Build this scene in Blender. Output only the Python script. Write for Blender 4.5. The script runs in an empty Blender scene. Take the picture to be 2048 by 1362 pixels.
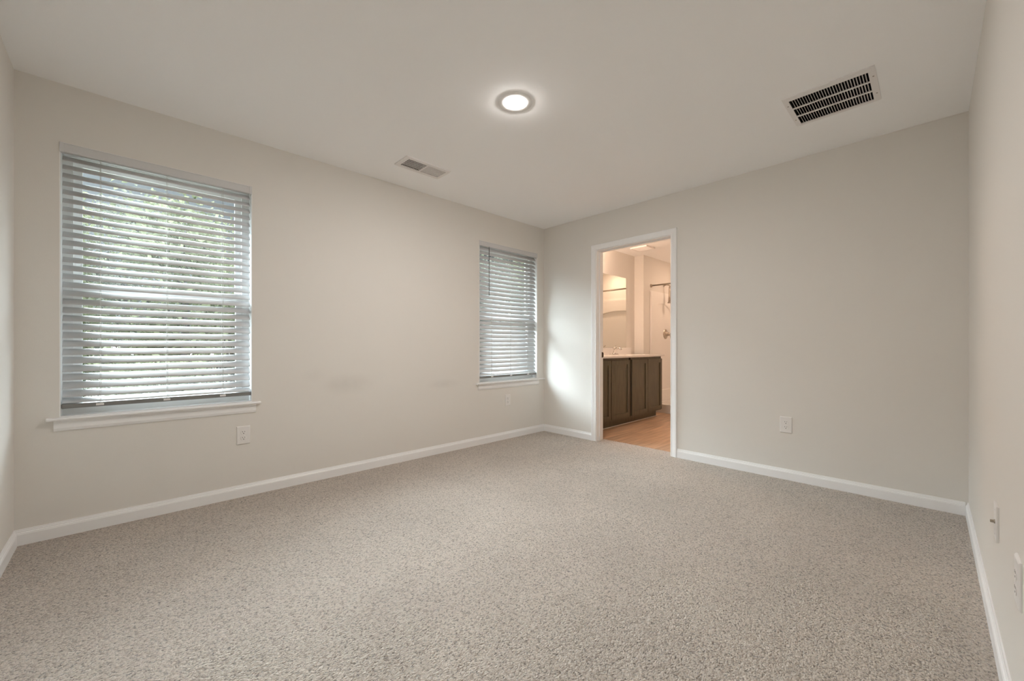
import bpy, bmesh, math, random
from mathutils import Vector, Matrix

scene = bpy.context.scene
col = scene.collection
R = math.radians
random.seed(7)

# ------------------------------------------------------------------ camera
H = 2.44                    # ceiling height
L = 4.0716                  # room depth along the window wall
W = 3.408                   # room width along the door wall
cam_d = bpy.data.cameras.new('camera')
cam = bpy.data.objects.new('camera', cam_d)
col.objects.link(cam)
cam.location = (3.2499, 0.4083, 1.0245)
cam.rotation_euler = (R(90), 0, 0.8049)
cam_d.sensor_width = 36.0
cam_d.lens = 805.49 * 36.0 / 2048.0
cam_d.shift_y = (691.97 - 681.0) / 2048.0
cam_d.clip_start = 0.02
cam_d.clip_end = 200
scene.camera = cam

# ------------------------------------------------------------------ world (overcast sky), exposure
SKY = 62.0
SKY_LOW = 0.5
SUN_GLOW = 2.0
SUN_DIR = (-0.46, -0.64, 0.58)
LAMP = 745.0
SHOWER_LAMP = 200.0
VANITY_BULB = 77.0
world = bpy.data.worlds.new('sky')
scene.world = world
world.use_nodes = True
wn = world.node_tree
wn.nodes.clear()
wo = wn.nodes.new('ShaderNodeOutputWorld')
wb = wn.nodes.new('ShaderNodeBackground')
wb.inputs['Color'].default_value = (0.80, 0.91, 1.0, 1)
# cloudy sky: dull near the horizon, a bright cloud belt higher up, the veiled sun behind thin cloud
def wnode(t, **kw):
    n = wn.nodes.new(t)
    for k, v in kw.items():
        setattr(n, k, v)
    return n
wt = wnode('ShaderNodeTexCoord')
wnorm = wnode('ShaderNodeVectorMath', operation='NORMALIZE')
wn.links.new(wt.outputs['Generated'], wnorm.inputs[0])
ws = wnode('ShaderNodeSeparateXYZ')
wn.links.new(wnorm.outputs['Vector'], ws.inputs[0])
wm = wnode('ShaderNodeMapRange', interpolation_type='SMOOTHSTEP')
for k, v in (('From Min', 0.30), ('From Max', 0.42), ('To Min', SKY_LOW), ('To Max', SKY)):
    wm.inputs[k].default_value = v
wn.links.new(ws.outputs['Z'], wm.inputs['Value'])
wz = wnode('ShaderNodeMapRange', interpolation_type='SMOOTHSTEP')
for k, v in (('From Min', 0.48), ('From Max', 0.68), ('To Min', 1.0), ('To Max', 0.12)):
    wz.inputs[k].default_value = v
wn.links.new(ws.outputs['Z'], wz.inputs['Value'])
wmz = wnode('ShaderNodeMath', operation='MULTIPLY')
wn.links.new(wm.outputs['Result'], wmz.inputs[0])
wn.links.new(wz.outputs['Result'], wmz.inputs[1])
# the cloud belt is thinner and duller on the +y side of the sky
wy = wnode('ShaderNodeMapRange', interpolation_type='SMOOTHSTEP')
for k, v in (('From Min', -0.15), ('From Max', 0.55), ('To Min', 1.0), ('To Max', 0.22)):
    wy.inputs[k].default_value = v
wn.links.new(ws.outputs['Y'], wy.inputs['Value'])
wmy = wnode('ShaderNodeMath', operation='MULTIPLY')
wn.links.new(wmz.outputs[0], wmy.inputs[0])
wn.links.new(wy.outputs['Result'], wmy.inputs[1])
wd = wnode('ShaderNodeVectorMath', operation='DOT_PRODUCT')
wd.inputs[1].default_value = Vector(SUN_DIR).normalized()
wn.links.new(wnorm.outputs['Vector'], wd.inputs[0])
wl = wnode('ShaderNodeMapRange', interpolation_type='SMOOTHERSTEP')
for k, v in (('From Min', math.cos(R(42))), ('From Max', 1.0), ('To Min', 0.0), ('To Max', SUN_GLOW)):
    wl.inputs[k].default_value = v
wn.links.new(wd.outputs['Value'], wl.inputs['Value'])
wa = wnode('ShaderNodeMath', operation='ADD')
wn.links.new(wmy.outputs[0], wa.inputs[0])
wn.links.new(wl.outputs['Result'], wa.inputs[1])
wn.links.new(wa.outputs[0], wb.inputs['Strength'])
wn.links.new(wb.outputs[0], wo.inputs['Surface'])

scene.view_settings.view_transform = 'Standard'
scene.view_settings.look = 'None'
scene.view_settings.exposure = 0.52
scene.view_settings.gamma = 1.0
scene.view_settings.use_curve_mapping = False
scene.cycles.use_denoising = True
scene.cycles.max_bounces = 14
scene.cycles.diffuse_bounces = 8
scene.cycles.transparent_max_bounces = 16
scene.cycles.sample_clamp_indirect = 6.0

# ------------------------------------------------------------------ materials
def mat(name, color, rough=0.6, metal=0.0, bump=0.0, bump_scale=200.0, vary=0.0, vary_scale=4.0, spec=0.5):
    m = bpy.data.materials.new(name)
    m.use_nodes = True
    nt = m.node_tree
    b = nt.nodes['Principled BSDF']
    b.inputs['Base Color'].default_value = (*color, 1)
    b.inputs['Roughness'].default_value = rough
    b.inputs['Metallic'].default_value = metal
    b.inputs['Specular IOR Level'].default_value = spec
    tc = nt.nodes.new('ShaderNodeTexCoord')
    if vary > 0:
        n = nt.nodes.new('ShaderNodeTexNoise')
        n.inputs['Scale'].default_value = vary_scale
        n.inputs['Detail'].default_value = 4
        nt.links.new(tc.outputs['Object'], n.inputs['Vector'])
        r = nt.nodes.new('ShaderNodeMapRange')
        r.inputs['From Min'].default_value = 0.3
        r.inputs['From Max'].default_value = 0.7
        r.inputs['To Min'].default_value = 1 - vary
        r.inputs['To Max'].default_value = 1 + vary
        nt.links.new(n.outputs['Fac'], r.inputs['Value'])
        mx = nt.nodes.new('ShaderNodeVectorMath')
        mx.operation = 'SCALE'
        mx.inputs[0].default_value = color
        nt.links.new(r.outputs['Result'], mx.inputs['Scale'])
        nt.links.new(mx.outputs['Vector'], b.inputs['Base Color'])
    if bump > 0:
        n2 = nt.nodes.new('ShaderNodeTexNoise')
        n2.inputs['Scale'].default_value = bump_scale
        n2.inputs['Detail'].default_value = 3
        nt.links.new(tc.outputs['Object'], n2.inputs['Vector'])
        bp = nt.nodes.new('ShaderNodeBump')
        bp.inputs['Strength'].default_value = bump
        bp.inputs['Distance'].default_value = 0.002
        nt.links.new(n2.outputs['Fac'], bp.inputs['Height'])
        nt.links.new(bp.outputs['Normal'], b.inputs['Normal'])
    return m

def emit_mat(name, color, strength):
    m = bpy.data.materials.new(name)
    m.use_nodes = True
    nt = m.node_tree
    nt.nodes.clear()
    o = nt.nodes.new('ShaderNodeOutputMaterial')
    e = nt.nodes.new('ShaderNodeEmission')
    e.inputs['Color'].default_value = (*color, 1)
    e.inputs['Strength'].default_value = strength
    nt.links.new(e.outputs[0], o.inputs['Surface'])
    return m

WALLC = (0.745, 0.72, 0.678)
def wall_paint():
    """greige eggshell paint with a faint roller texture and two grey rub marks on the window wall"""
    m = mat('greige_wall_paint', WALLC, 0.75, bump=0.12, bump_scale=260, spec=0.25)
    nt = m.node_tree
    b = nt.nodes['Principled BSDF']
    geo = nt.nodes.new('ShaderNodeNewGeometry')
    noise = nt.nodes.new('ShaderNodeTexNoise')
    noise.inputs['Scale'].default_value = 9
    noise.inputs['Detail'].default_value = 5
    nt.links.new(geo.outputs['Position'], noise.inputs['Vector'])
    total = None
    for (y, z, ry, rz, amt) in ((1.70, 0.72, 0.26, 0.11, 0.30), (2.62, 0.66, 0.24, 0.06, 0.22), (1.45, 0.80, 0.12, 0.07, 0.12)):
        mp = nt.nodes.new('ShaderNodeMapping')
        mp.vector_type = 'POINT'
        mp.inputs['Scale'].default_value = (3.0, 1 / ry, 1 / rz)
        mp.inputs['Location'].default_value = (0, -y / ry, -z / rz)
        nt.links.new(geo.outputs['Position'], mp.inputs['Vector'])
        ln = nt.nodes.new('ShaderNodeVectorMath')
        ln.operation = 'LENGTH'
        nt.links.new(mp.outputs['Vector'], ln.inputs[0])
        mr = nt.nodes.new('ShaderNodeMapRange')
        mr.interpolation_type = 'SMOOTHSTEP'
        mr.inputs['From Min'].default_value = 1.0
        mr.inputs['From Max'].default_value = 0.0
        mr.inputs['To Min'].default_value = 0.0
        mr.inputs['To Max'].default_value = amt
        nt.links.new(ln.outputs['Value'], mr.inputs['Value'])
        if total is None:
            total = mr.outputs['Result']
        else:
            ad = nt.nodes.new('ShaderNodeMath')
            ad.operation = 'ADD'
            nt.links.new(total, ad.inputs[0])
            nt.links.new(mr.outputs['Result'], ad.inputs[1])
            total = ad.outputs[0]
    mu = nt.nodes.new('ShaderNodeMath')
    mu.operation = 'MULTIPLY'
    nt.links.new(total, mu.inputs[0])
    nt.links.new(noise.outputs['Fac'], mu.inputs[1])
    mix = nt.nodes.new('ShaderNodeMix')
    mix.data_type = 'RGBA'
    mix.inputs['A'].default_value = (*WALLC, 1)
    mix.inputs['B'].default_value = (0.30, 0.26, 0.22, 1)
    nt.links.new(mu.outputs[0], mix.inputs['Factor'])
    nt.links.new(mix.outputs['Result'], b.inputs['Base Color'])
    return m

def carpet():
    m = bpy.data.materials.new('beige_cut_pile_carpet')
    m.use_nodes = True
    nt = m.node_tree
    b = nt.nodes['Principled BSDF']
    b.inputs['Roughness'].default_value = 1.0
    b.inputs['Specular IOR Level'].default_value = 0.05
    b.inputs['Sheen Weight'].default_value = 0.25
    b.inputs['Sheen Roughness'].default_value = 0.6
    geo = nt.nodes.new('ShaderNodeNewGeometry')
    # tufts: jittered cells, each tuft its own yarn tone
    warp = nt.nodes.new('ShaderNodeTexNoise')
    warp.inputs['Scale'].default_value = 60
    nt.links.new(geo.outputs['Position'], warp.inputs['Vector'])
    wadd = nt.nodes.new('ShaderNodeMix')
    wadd.data_type = 'VECTOR'
    wadd.inputs['Factor'].default_value = 0.012
    nt.links.new(geo.outputs['Position'], wadd.inputs['A'])
    nt.links.new(warp.outputs['Color'], wadd.inputs['B'])
    vor = nt.nodes.new('ShaderNodeTexVoronoi')
    vor.inputs['Scale'].default_value = 165
    nap = nt.nodes.new('ShaderNodeMapping')
    nap.inputs['Scale'].default_value = (1.12, 0.78, 1.0)
    nt.links.new(wadd.outputs['Result'], nap.inputs['Vector'])
    nt.links.new(nap.outputs['Vector'], vor.inputs['Vector'])
    fine = nt.nodes.new('ShaderNodeTexNoise')
    fine.inputs['Scale'].default_value = 125
    fine.inputs['Detail'].default_value = 4
    fine.inputs['Roughness'].default_value = 0.7
    nt.links.new(nap.outputs['Vector'], fine.inputs['Vector'])
    big = nt.nodes.new('ShaderNodeTexNoise')
    big.inputs['Scale'].default_value = 2.2
    big.inputs['Detail'].default_value = 3
    nt.links.new(geo.outputs['Position'], big.inputs['Vector'])
    # height: rounded tufts plus clumping
    h1 = nt.nodes.new('ShaderNodeMath'); h1.operation = 'MULTIPLY'; h1.inputs[1].default_value = -0.75
    nt.links.new(vor.outputs['Distance'], h1.inputs[0])
    h2 = nt.nodes.new('ShaderNodeMath'); h2.operation = 'ADD'
    nt.links.new(h1.outputs[0], h2.inputs[0])
    nt.links.new(fine.outputs['Fac'], h2.inputs[1])
    bp = nt.nodes.new('ShaderNodeBump')
    bp.inputs['Strength'].default_value = 1.0
    bp.inputs['Distance'].default_value = 0.015
    nt.links.new(h2.outputs[0], bp.inputs['Height'])
    nt.links.new(bp.outputs['Normal'], b.inputs['Normal'])
    # colour
    sep = nt.nodes.new('ShaderNodeSeparateColor')
    nt.links.new(vor.outputs['Color'], sep.inputs['Color'])
    ramp = nt.nodes.new('ShaderNodeValToRGB')
    e = ramp.color_ramp.elements
    e[0].position = 0.0; e[0].color = (0.52, 0.435, 0.36, 1)
    e[1].position = 1.0; e[1].color = (0.80, 0.712, 0.627, 1)
    k = ramp.color_ramp.elements.new(0.30); k.color = (0.71, 0.618, 0.532, 1)
    nt.links.new(sep.outputs['Red'], ramp.inputs['Fac'])
    # shade in the deep gaps between tufts, painted into the colour
    mr = nt.nodes.new('ShaderNodeMapRange')
    mr.inputs['From Min'].default_value = 0.36
    mr.inputs['From Max'].default_value = 0.47
    mr.inputs['To Min'].default_value = 0.40
    mr.inputs['To Max'].default_value = 1.05
    nt.links.new(fine.outputs['Fac'], mr.inputs['Value'])
    mr2 = nt.nodes.new('ShaderNodeMapRange')
    mr2.inputs['From Min'].default_value = 0.3
    mr2.inputs['From Max'].default_value = 0.7
    mr2.inputs['To Min'].default_value = 0.94
    mr2.inputs['To Max'].default_value = 1.06
    nt.links.new(big.outputs['Fac'], mr2.inputs['Value'])
    mm = nt.nodes.new('ShaderNodeMath'); mm.operation = 'MULTIPLY'
    nt.links.new(mr.outputs['Result'], mm.inputs[0])
    nt.links.new(mr2.outputs['Result'], mm.inputs[1])
    sc = nt.nodes.new('ShaderNodeVectorMath'); sc.operation = 'SCALE'
    nt.links.new(ramp.outputs['Color'], sc.inputs[0])
    nt.links.new(mm.outputs[0], sc.inputs['Scale'])
    nt.links.new(sc.outputs['Vector'], b.inputs['Base Color'])
    return m

def planks():
    m = bpy.data.materials.new('oak_vinyl_planks')
    m.use_nodes = True
    nt = m.node_tree
    b = nt.nodes['Principled BSDF']
    b.inputs['Roughness'].default_value = 0.42
    geo = nt.nodes.new('ShaderNodeNewGeometry')
    mp = nt.nodes.new('ShaderNodeMapping')
    mp.inputs['Rotation'].default_value = (0, 0, R(90))
    nt.links.new(geo.outputs['Position'], mp.inputs['Vector'])
    br = nt.nodes.new('ShaderNodeTexBrick')
    br.inputs['Color1'].default_value = (0.62, 0.42, 0.275, 1)
    br.inputs['Color2'].default_value = (0.47, 0.31, 0.20, 1)
    br.inputs['Mortar'].default_value = (0.12, 0.07, 0.04, 1)
    br.inputs['Scale'].default_value = 1.0
    br.inputs['Mortar Size'].default_value = 0.0012
    br.inputs['Brick Width'].default_value = 1.2
    br.inputs['Row Height'].default_value = 0.15
    nt.links.new(mp.outputs['Vector'], br.inputs['Vector'])
    mp2 = nt.nodes.new('ShaderNodeMapping')
    mp2.inputs['Scale'].default_value = (30, 2.2, 1)
    nt.links.new(geo.outputs['Position'], mp2.inputs['Vector'])
    n = nt.nodes.new('ShaderNodeTexNoise')
    n.inputs['Scale'].default_value = 1.0
    n.inputs['Detail'].default_value = 6
    nt.links.new(mp2.outputs['Vector'], n.inputs['Vector'])
    r = nt.nodes.new('ShaderNodeMapRange')
    r.inputs['From Min'].default_value = 0.3; r.inputs['From Max'].default_value = 0.7
    r.inputs['To Min'].default_value = 0.75; r.inputs['To Max'].default_value = 1.2
    nt.links.new(n.outputs['Fac'], r.inputs['Value'])
    s = nt.nodes.new('ShaderNodeVectorMath'); s.operation = 'SCALE'
    nt.links.new(br.outputs['Color'], s.inputs[0])
    nt.links.new(r.outputs['Result'], s.inputs['Scale'])
    nt.links.new(s.outputs['Vector'], b.inputs['Base Color'])
    return m

def espresso():
    m = mat('dark_stained_wood', (0.045, 0.035, 0.024), 0.42)
    nt = m.node_tree
    b = nt.nodes['Principled BSDF']
    tc = nt.nodes.new('ShaderNodeTexCoord')
    mp = nt.nodes.new('ShaderNodeMapping')
    mp.inputs['Scale'].default_value = (60, 60, 5)
    nt.links.new(tc.outputs['Object'], mp.inputs['Vector'])
    n = nt.nodes.new('ShaderNodeTexNoise')
    n.inputs['Scale'].default_value = 1.0
    n.inputs['Detail'].default_value = 5
    nt.links.new(mp.outputs['Vector'], n.inputs['Vector'])
    ramp = nt.nodes.new('ShaderNodeValToRGB')
    e = ramp.color_ramp.elements
    e[0].position = 0.3; e[0].color = (0.074, 0.064, 0.038, 1)
    e[1].position = 0.7; e[1].color = (0.122, 0.106, 0.066, 1)
    nt.links.new(n.outputs['Fac'], ramp.inputs['Fac'])
    nt.links.new(ramp.outputs['Color'], b.inputs['Base Color'])
    return m

def glass_mat():
    m = bpy.data.materials.new('window_glass')
    m.use_nodes = True
    nt = m.node_tree
    nt.nodes.clear()
    o = nt.nodes.new('ShaderNodeOutputMaterial')
    t = nt.nodes.new('ShaderNodeBsdfTransparent')
    t.inputs['Color'].default_value = (0.93, 0.95, 0.94, 1)
    g = nt.nodes.new('ShaderNodeBsdfGlossy')
    g.inputs['Roughness'].default_value = 0.02
    x = nt.nodes.new('ShaderNodeMixShader')
    x.inputs['Fac'].default_value = 0.07
    nt.links.new(t.outputs[0], x.inputs[1])
    nt.links.new(g.outputs[0], x.inputs[2])
    nt.links.new(x.outputs[0], o.inputs['Surface'])
    return m

def leaf_mat(name, c1, c2):
    m = bpy.data.materials.new(name)
    m.use_nodes = True
    nt = m.node_tree
    nt.nodes.clear()
    o = nt.nodes.new('ShaderNodeOutputMaterial')
    geo = nt.nodes.new('ShaderNodeNewGeometry')
    n = nt.nodes.new('ShaderNodeTexNoise')
    n.inputs['Scale'].default_value = 2.5
    nt.links.new(geo.outputs['Position'], n.inputs['Vector'])
    ramp = nt.nodes.new('ShaderNodeValToRGB')
    e = ramp.color_ramp.elements
    e[0].position = 0.35; e[0].color = (*c1, 1)
    e[1].position = 0.65; e[1].color = (*c2, 1)
    nt.links.new(n.outputs['Fac'], ramp.inputs['Fac'])
    d = nt.nodes.new('ShaderNodeBsdfDiffuse')
    t = nt.nodes.new('ShaderNodeBsdfTranslucent')
    nt.links.new(ramp.outputs['Color'], d.inputs['Color'])
    nt.links.new(ramp.outputs['Color'], t.inputs['Color'])
    x = nt.nodes.new('ShaderNodeMixShader')
    x.inputs['Fac'].default_value = 0.45
    nt.links.new(d.outputs[0], x.inputs[1])
    nt.links.new(t.outputs[0], x.inputs[2])
    nt.links.new(x.outputs[0], o.inputs['Surface'])
    return m

M = dict(
    wall=wall_paint(),
    ceiling=mat('flat_white_ceiling_paint', (0.94, 0.945, 0.95), 0.9, bump=0.1, bump_scale=180, spec=0.15),
    trim=mat('semi_gloss_white_trim', (0.87, 0.87, 0.87), 0.38),
    vinyl=mat('white_vinyl', (0.84, 0.84, 0.83), 0.35),
    slat=mat('white_blind_slat', (0.63, 0.628, 0.63), 0.42, bump=0.05, bump_scale=90),
    rail=mat('grey_blind_rail', (0.20, 0.197, 0.188), 0.5),
    cord=mat('blind_cord', (0.62, 0.61, 0.58), 0.8),
    wand=mat('backlit_wand', (0.10, 0.10, 0.095), 0.2),  # backlit darkness of the wand is put into its base colour
    plastic=mat('white_wall_plate_plastic', (0.80, 0.78, 0.76), 0.35),
    slot=mat('black_slot', (0.012, 0.011, 0.010), 0.7),
    metal=mat('dark_nickel', (0.35, 0.31, 0.26), 0.35, metal=1.0),
    chrome=mat('chrome', (0.66, 0.63, 0.60), 0.10, metal=1.0),
    nickel=mat('brushed_nickel', (0.50, 0.44, 0.37), 0.28, metal=1.0),
    bronze=mat('dark_strike_plate', (0.10, 0.075, 0.055), 0.45, metal=0.8),
    grille=mat('white_painted_metal', (0.80, 0.78, 0.77), 0.45),
    duct=mat('black_duct', (0.006, 0.006, 0.006), 0.9),
    carpet=carpet(), planks=planks(), wood=espresso(), glass=glass_mat(),
    marble=mat('white_cultured_marble', (0.83, 0.81, 0.79), 0.18),
    fibreglass=mat('white_fibreglass', (0.83, 0.81, 0.78), 0.28),
    mirror=mat('mirror_silver', (0.80, 0.80, 0.75), 0.01, metal=1.0),
    lens=emit_mat('warm_led_lens', (1.0, 0.95, 0.91), LAMP),
    lens_warm=emit_mat('warm_shower_lens', (1.0, 0.70, 0.515), SHOWER_LAMP),
    bulb=emit_mat('warm_vanity_bulb', (1.0, 0.70, 0.515), VANITY_BULB),
    bark=mat('grey_bark', (0.07, 0.062, 0.056), 0.9, bump=0.6, bump_scale=30, vary=0.3, vary_scale=6),
    leaf_a=leaf_mat('spring_leaves', (0.070, 0.078, 0.044), (0.185, 0.190, 0.120)),
    leaf_b=leaf_mat('mid_green_leaves', (0.045, 0.052, 0.034), (0.115, 0.122, 0.080)),
    leaf_c=leaf_mat('dull_green_leaves', (0.065, 0.068, 0.054), (0.160, 0.162, 0.126)),
    ground=mat('leaf_litter_ground', (0.13, 0.122, 0.095), 0.95, bump=0.5, bump_scale=12, vary=0.35, vary_scale=1.5),
    siding=mat('pale_siding', (0.60, 0.58, 0.54), 0.7),
)

# ------------------------------------------------------------------ helpers
def obj(name, bm, m, parent=None, smooth=False, loc=None):
    me = bpy.data.meshes.new(name)
    bm.normal_update()
    bm.to_mesh(me)
    bm.free()
    for mm in (m if isinstance(m, (list, tuple)) else [m]):
        me.materials.append(mm)
    if smooth:
        for p in me.polygons:
            p.use_smooth = True
    o = bpy.data.objects.new(name, me)
    col.objects.link(o)
    if loc:
        o.location = loc
    if parent is not None:
        o.parent = parent
    return o

def tag(o, label, cat, group=None, kind=None):
    o['label'] = label
    o['category'] = cat
    if group:
        o['group'] = group
    if kind:
        o['kind'] = kind
    return o

def thing(name, label, cat, loc=(0, 0, 0), rot=(0, 0, 0), group=None, kind=None):
    o = bpy.data.objects.new(name, None)
    o.empty_display_size = 0.05
    col.objects.link(o)
    o.location = loc
    o.rotation_euler = rot
    return tag(o, label, cat, group, kind)

def copy_tree(o, parent=None):
    c = o.copy()
    col.objects.link(c)
    if parent is not None:
        c.parent = parent
    for ch in list(o.children):
        copy_tree(ch, c)
    return c

def box(bm, a, b, bevel=0.0, seg=2, mi=0):
    a, b = Vector(a), Vector(b)
    lo = Vector((min(a.x, b.x), min(a.y, b.y), min(a.z, b.z)))
    hi = Vector((max(a.x, b.x), max(a.y, b.y), max(a.z, b.z)))
    t = bmesh.new()
    bmesh.ops.create_cube(t, size=1.0)
    for v in t.verts:
        v.co = Vector((lo.x + (v.co.x + .5) * (hi.x - lo.x), lo.y + (v.co.y + .5) * (hi.y - lo.y), lo.z + (v.co.z + .5) * (hi.z - lo.z)))
    if bevel > 0:
        bmesh.ops.bevel(t, geom=list(t.edges), offset=bevel, segments=seg, profile=0.7, affect='EDGES')
    merge(bm, t, mi)

def merge(bm, t, mi=0, mtx=None):
    if mtx is not None:
        bmesh.ops.transform(t, matrix=mtx, verts=t.verts)
    base = {}
    for v in t.verts:
        base[v] = bm.verts.new(v.co)
    for f in t.faces:
        try:
            nf = bm.faces.new([base[v] for v in f.verts])
            nf.material_index = mi
            nf.smooth = f.smooth
        except ValueError:
            pass
    t.free()

def tube(bm, pts, r, n=8, caps=True, radii=None):
    pts = [Vector(p) for p in pts]
    rings = []
    up = Vector((0, 0, 1))
    prev = None
    for i, p in enumerate(pts):
        d = (pts[min(i + 1, len(pts) - 1)] - pts[max(i - 1, 0)]).normalized()
        if prev is None:
            a = d.cross(up)
            if a.length < 1e-4:
                a = d.cross(Vector((1, 0, 0)))
        else:
            a = prev - d * prev.dot(d)
        a.normalize()
        prev = a
        b = d.cross(a)
        rr = radii[i] if radii else r
        rings.append([bm.verts.new(p + (a * math.cos(2 * math.pi * k / n) + b * math.sin(2 * math.pi * k / n)) * rr) for k in range(n)])
    for i in range(len(rings) - 1):
        for k in range(n):
            f = bm.faces.new([rings[i][k], rings[i][(k + 1) % n], rings[i + 1][(k + 1) % n], rings[i + 1][k]])
            f.smooth = True
    if caps:
        bm.faces.new(rings[0][::-1])
        bm.faces.new(rings[-1])

def lathe(bm, prof, n=32, mtx=None):
    """prof: (radius, height) along +z"""
    t = bmesh.new()
    rings = []
    for (r, z) in prof:
        if r < 1e-6:
            rings.append([t.verts.new((0, 0, z))])
        else:
            rings.append([t.verts.new((r * math.cos(2 * math.pi * k / n), r * math.sin(2 * math.pi * k / n), z)) for k in range(n)])
    for a, b in zip(rings[:-1], rings[1:]):
        for k in range(n):
            k2 = (k + 1) % n
            if len(a) == 1 and len(b) == 1:
                continue
            if len(a) == 1:
                f = t.faces.new([a[0], b[k2], b[k]])
            elif len(b) == 1:
                f = t.faces.new([a[k], a[k2], b[0]])
            else:
                f = t.faces.new([a[k], a[k2], b[k2], b[k]])
            f.smooth = True
    bmesh.ops.recalc_face_normals(t, faces=t.faces)
    merge(bm, t, 0, mtx)

def slab(bm, rect, holes, d0, d1, put):
    """flat slab over rect (u0,v0,u1,v1) with rectangular holes, between depths d0 and d1; put(u,v,d)->xyz"""
    us = sorted({rect[0], rect[2], *[h[0] for h in holes], *[h[2] for h in holes]})
    vs = sorted({rect[1], rect[3], *[h[1] for h in holes], *[h[3] for h in holes]})
    t = bmesh.new()
    def keep(i, j):
        if i < 0 or j < 0 or i >= len(us) - 1 or j >= len(vs) - 1:
            return False
        u, v = (us[i] + us[i + 1]) / 2, (vs[j] + vs[j + 1]) / 2
        return not any(h[0] < u < h[2] and h[1] < v < h[3] for h in holes)
    def q(pts):
        t.faces.new([t.verts.new(put(*p)) for p in pts])
    for i in range(len(us) - 1):
        for j in range(len(vs) - 1):
            if not keep(i, j):
                continue
            a, b, c, d = us[i], us[i + 1], vs[j], vs[j + 1]
            q([(a, c, d0), (b, c, d0), (b, d, d0), (a, d, d0)])
            q([(a, c, d1), (b, c, d1), (b, d, d1), (a, d, d1)])
            if not keep(i - 1, j): q([(a, c, d0), (a, d, d0), (a, d, d1), (a, c, d1)])
            if not keep(i + 1, j): q([(b, c, d0), (b, d, d0), (b, d, d1), (b, c, d1)])
            if not keep(i, j - 1): q([(a, c, d0), (b, c, d0), (b, c, d1), (a, c, d1)])
            if not keep(i, j + 1): q([(a, d, d0), (b, d, d0), (b, d, d1), (a, d, d1)])
    bmesh.ops.remove_doubles(t, verts=t.verts, dist=1e-5)
    bmesh.ops.recalc_face_normals(t, faces=t.faces)
    merge(bm, t)

def prism(bm, prof, p0, p1, out, up=(0, 0, 1)):
    """extrude a closed (d,h) profile from p0 to p1; d along out, h along up"""
    p0, p1, out, up = Vector(p0), Vector(p1), Vector(out), Vector(up)
    t = bmesh.new()
    a = [t.verts.new(p0 + out * d + up * h) for d, h in prof]
    b = [t.verts.new(p1 + out * d + up * h) for d, h in prof]
    n = len(prof)
    for k in range(n):
        t.faces.new([a[k], a[(k + 1) % n], b[(k + 1) % n], b[k]])
    t.faces.new(a[::-1])
    t.faces.new(b)
    bmesh.ops.recalc_face_normals(t, faces=t.faces)
    merge(bm, t)

def struct(name, bm, m, label, cat, smooth=False):
    return tag(obj(name, bm, m, smooth=smooth), label, cat, kind='structure')

# ------------------------------------------------------------------ room shell
WT = 0.15
W1 = (0.155, 0.640, 1.043, 2.125)       # window openings: y0 z0 y1 z1
W2 = (3.062, 0.640, 3.950, 2.125)
D0, D1, DH = 0.757, 1.570, 2.050        # clear door opening
BW = 0.118                               # thickness of the wall with the door
YB = L + BW                              # bathroom side of that wall
SX, SY, SE = 0.158, 6.219, 7.26          # shower alcove side wall, stub wall, end wall
BX = 2.05                                # bathroom right wall
SXR = 1.69

V1 = (0.357, 1.917, 0.557, 2.315)        # supply vent on the ceiling
V2 = (2.654, 3.128, 3.055, 3.528)        # return grille on the ceiling

bm = bmesh.new()
slab(bm, (-WT, -0.05, L + BW, H), [W1, W2], 0.0, -WT, lambda u, v, d: (d, u, v))
struct('wall_left', bm, M['wall'], 'greige painted wall holding both windows with blinds', 'wall')
bm = bmesh.new()
slab(bm, (0.0, -0.05, W + 0.1, H), [(D0 - 0.018, -0.06, D1 + 0.018, DH + 0.018)], L, YB, lambda u, v, d: (u, d, v))
struct('wall_back', bm, M['wall'], 'greige painted wall with the open bathroom doorway', 'wall')
bm = bmesh.new()
box(bm, (W, -0.15, -0.05), (W + 0.1, L, H))
struct('wall_right', bm, M['wall'], 'greige painted wall at the far right edge of the photo', 'wall')
bm = bmesh.new()
box(bm, (0, -0.15, -0.05), (W, 0, H))
struct('wall_front', bm, M['wall'], 'narrow visible strip of greige wall at the left edge of the photo', 'wall')

bm = bmesh.new()
slab(bm, (-WT, -0.15, W + 0.1, SE + 0.1), [(V1[0] + .03, V1[1] + .03, V1[2] - .03, V1[3] - .03), (V2[0] + .02, V2[1] + .02, V2[2] - .02, V2[3] - .02)], H, H + 0.12, lambda u, v, d: (u, v, d))
struct('ceiling', bm, M['ceiling'], 'flat white ceiling with a recessed light and two vents', 'ceiling')

# carpet with a slightly uneven cut edge in the doorway
bm = bmesh.new()
def quad_slab(bm, x0, y0, x1, y1, z0, z1):
    box(bm, (x0, y0, z0), (x1, y1, z1))
quad_slab(bm, 0, 0, W, L, -0.05, 0)
t = bmesh.new()
n = 60
rng = random.Random(3)
front = []
for i in range(n + 1):
    x = D0 - 0.016 + (D1 - D0 + 0.032) * i / n
    front.append((x, L + 0.138 + 0.004 * math.sin(i * 0.7) + rng.uniform(-.002, .002)))
top0 = [t.verts.new((x, L, 0)) for x, y in front]
top1 = [t.verts.new((x, y, 0.0)) for x, y in front]
bot1 = [t.verts.new((x, y, -0.02)) for x, y in front]
for i in range(n):
    t.faces.new([top0[i], top0[i + 1], top1[i + 1], top1[i]])
    t.faces.new([top1[i], top1[i + 1], bot1[i + 1], bot1[i]])
merge(bm, t)
struct('floor', bm, M['carpet'], 'beige cut pile carpet covering the bedroom floor', 'carpet')

bm = bmesh.new()
box(bm, (-WT - 0.75, -0.15, H + 0.02), (-WT, SE + 0.1, H + 0.20))  # unseen overhang, added to keep high sky light off the slats
struct('added_shade_eave', bm, M['siding'], 'added unseen roof overhang above the two windows, shading the blinds', 'roof')

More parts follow.
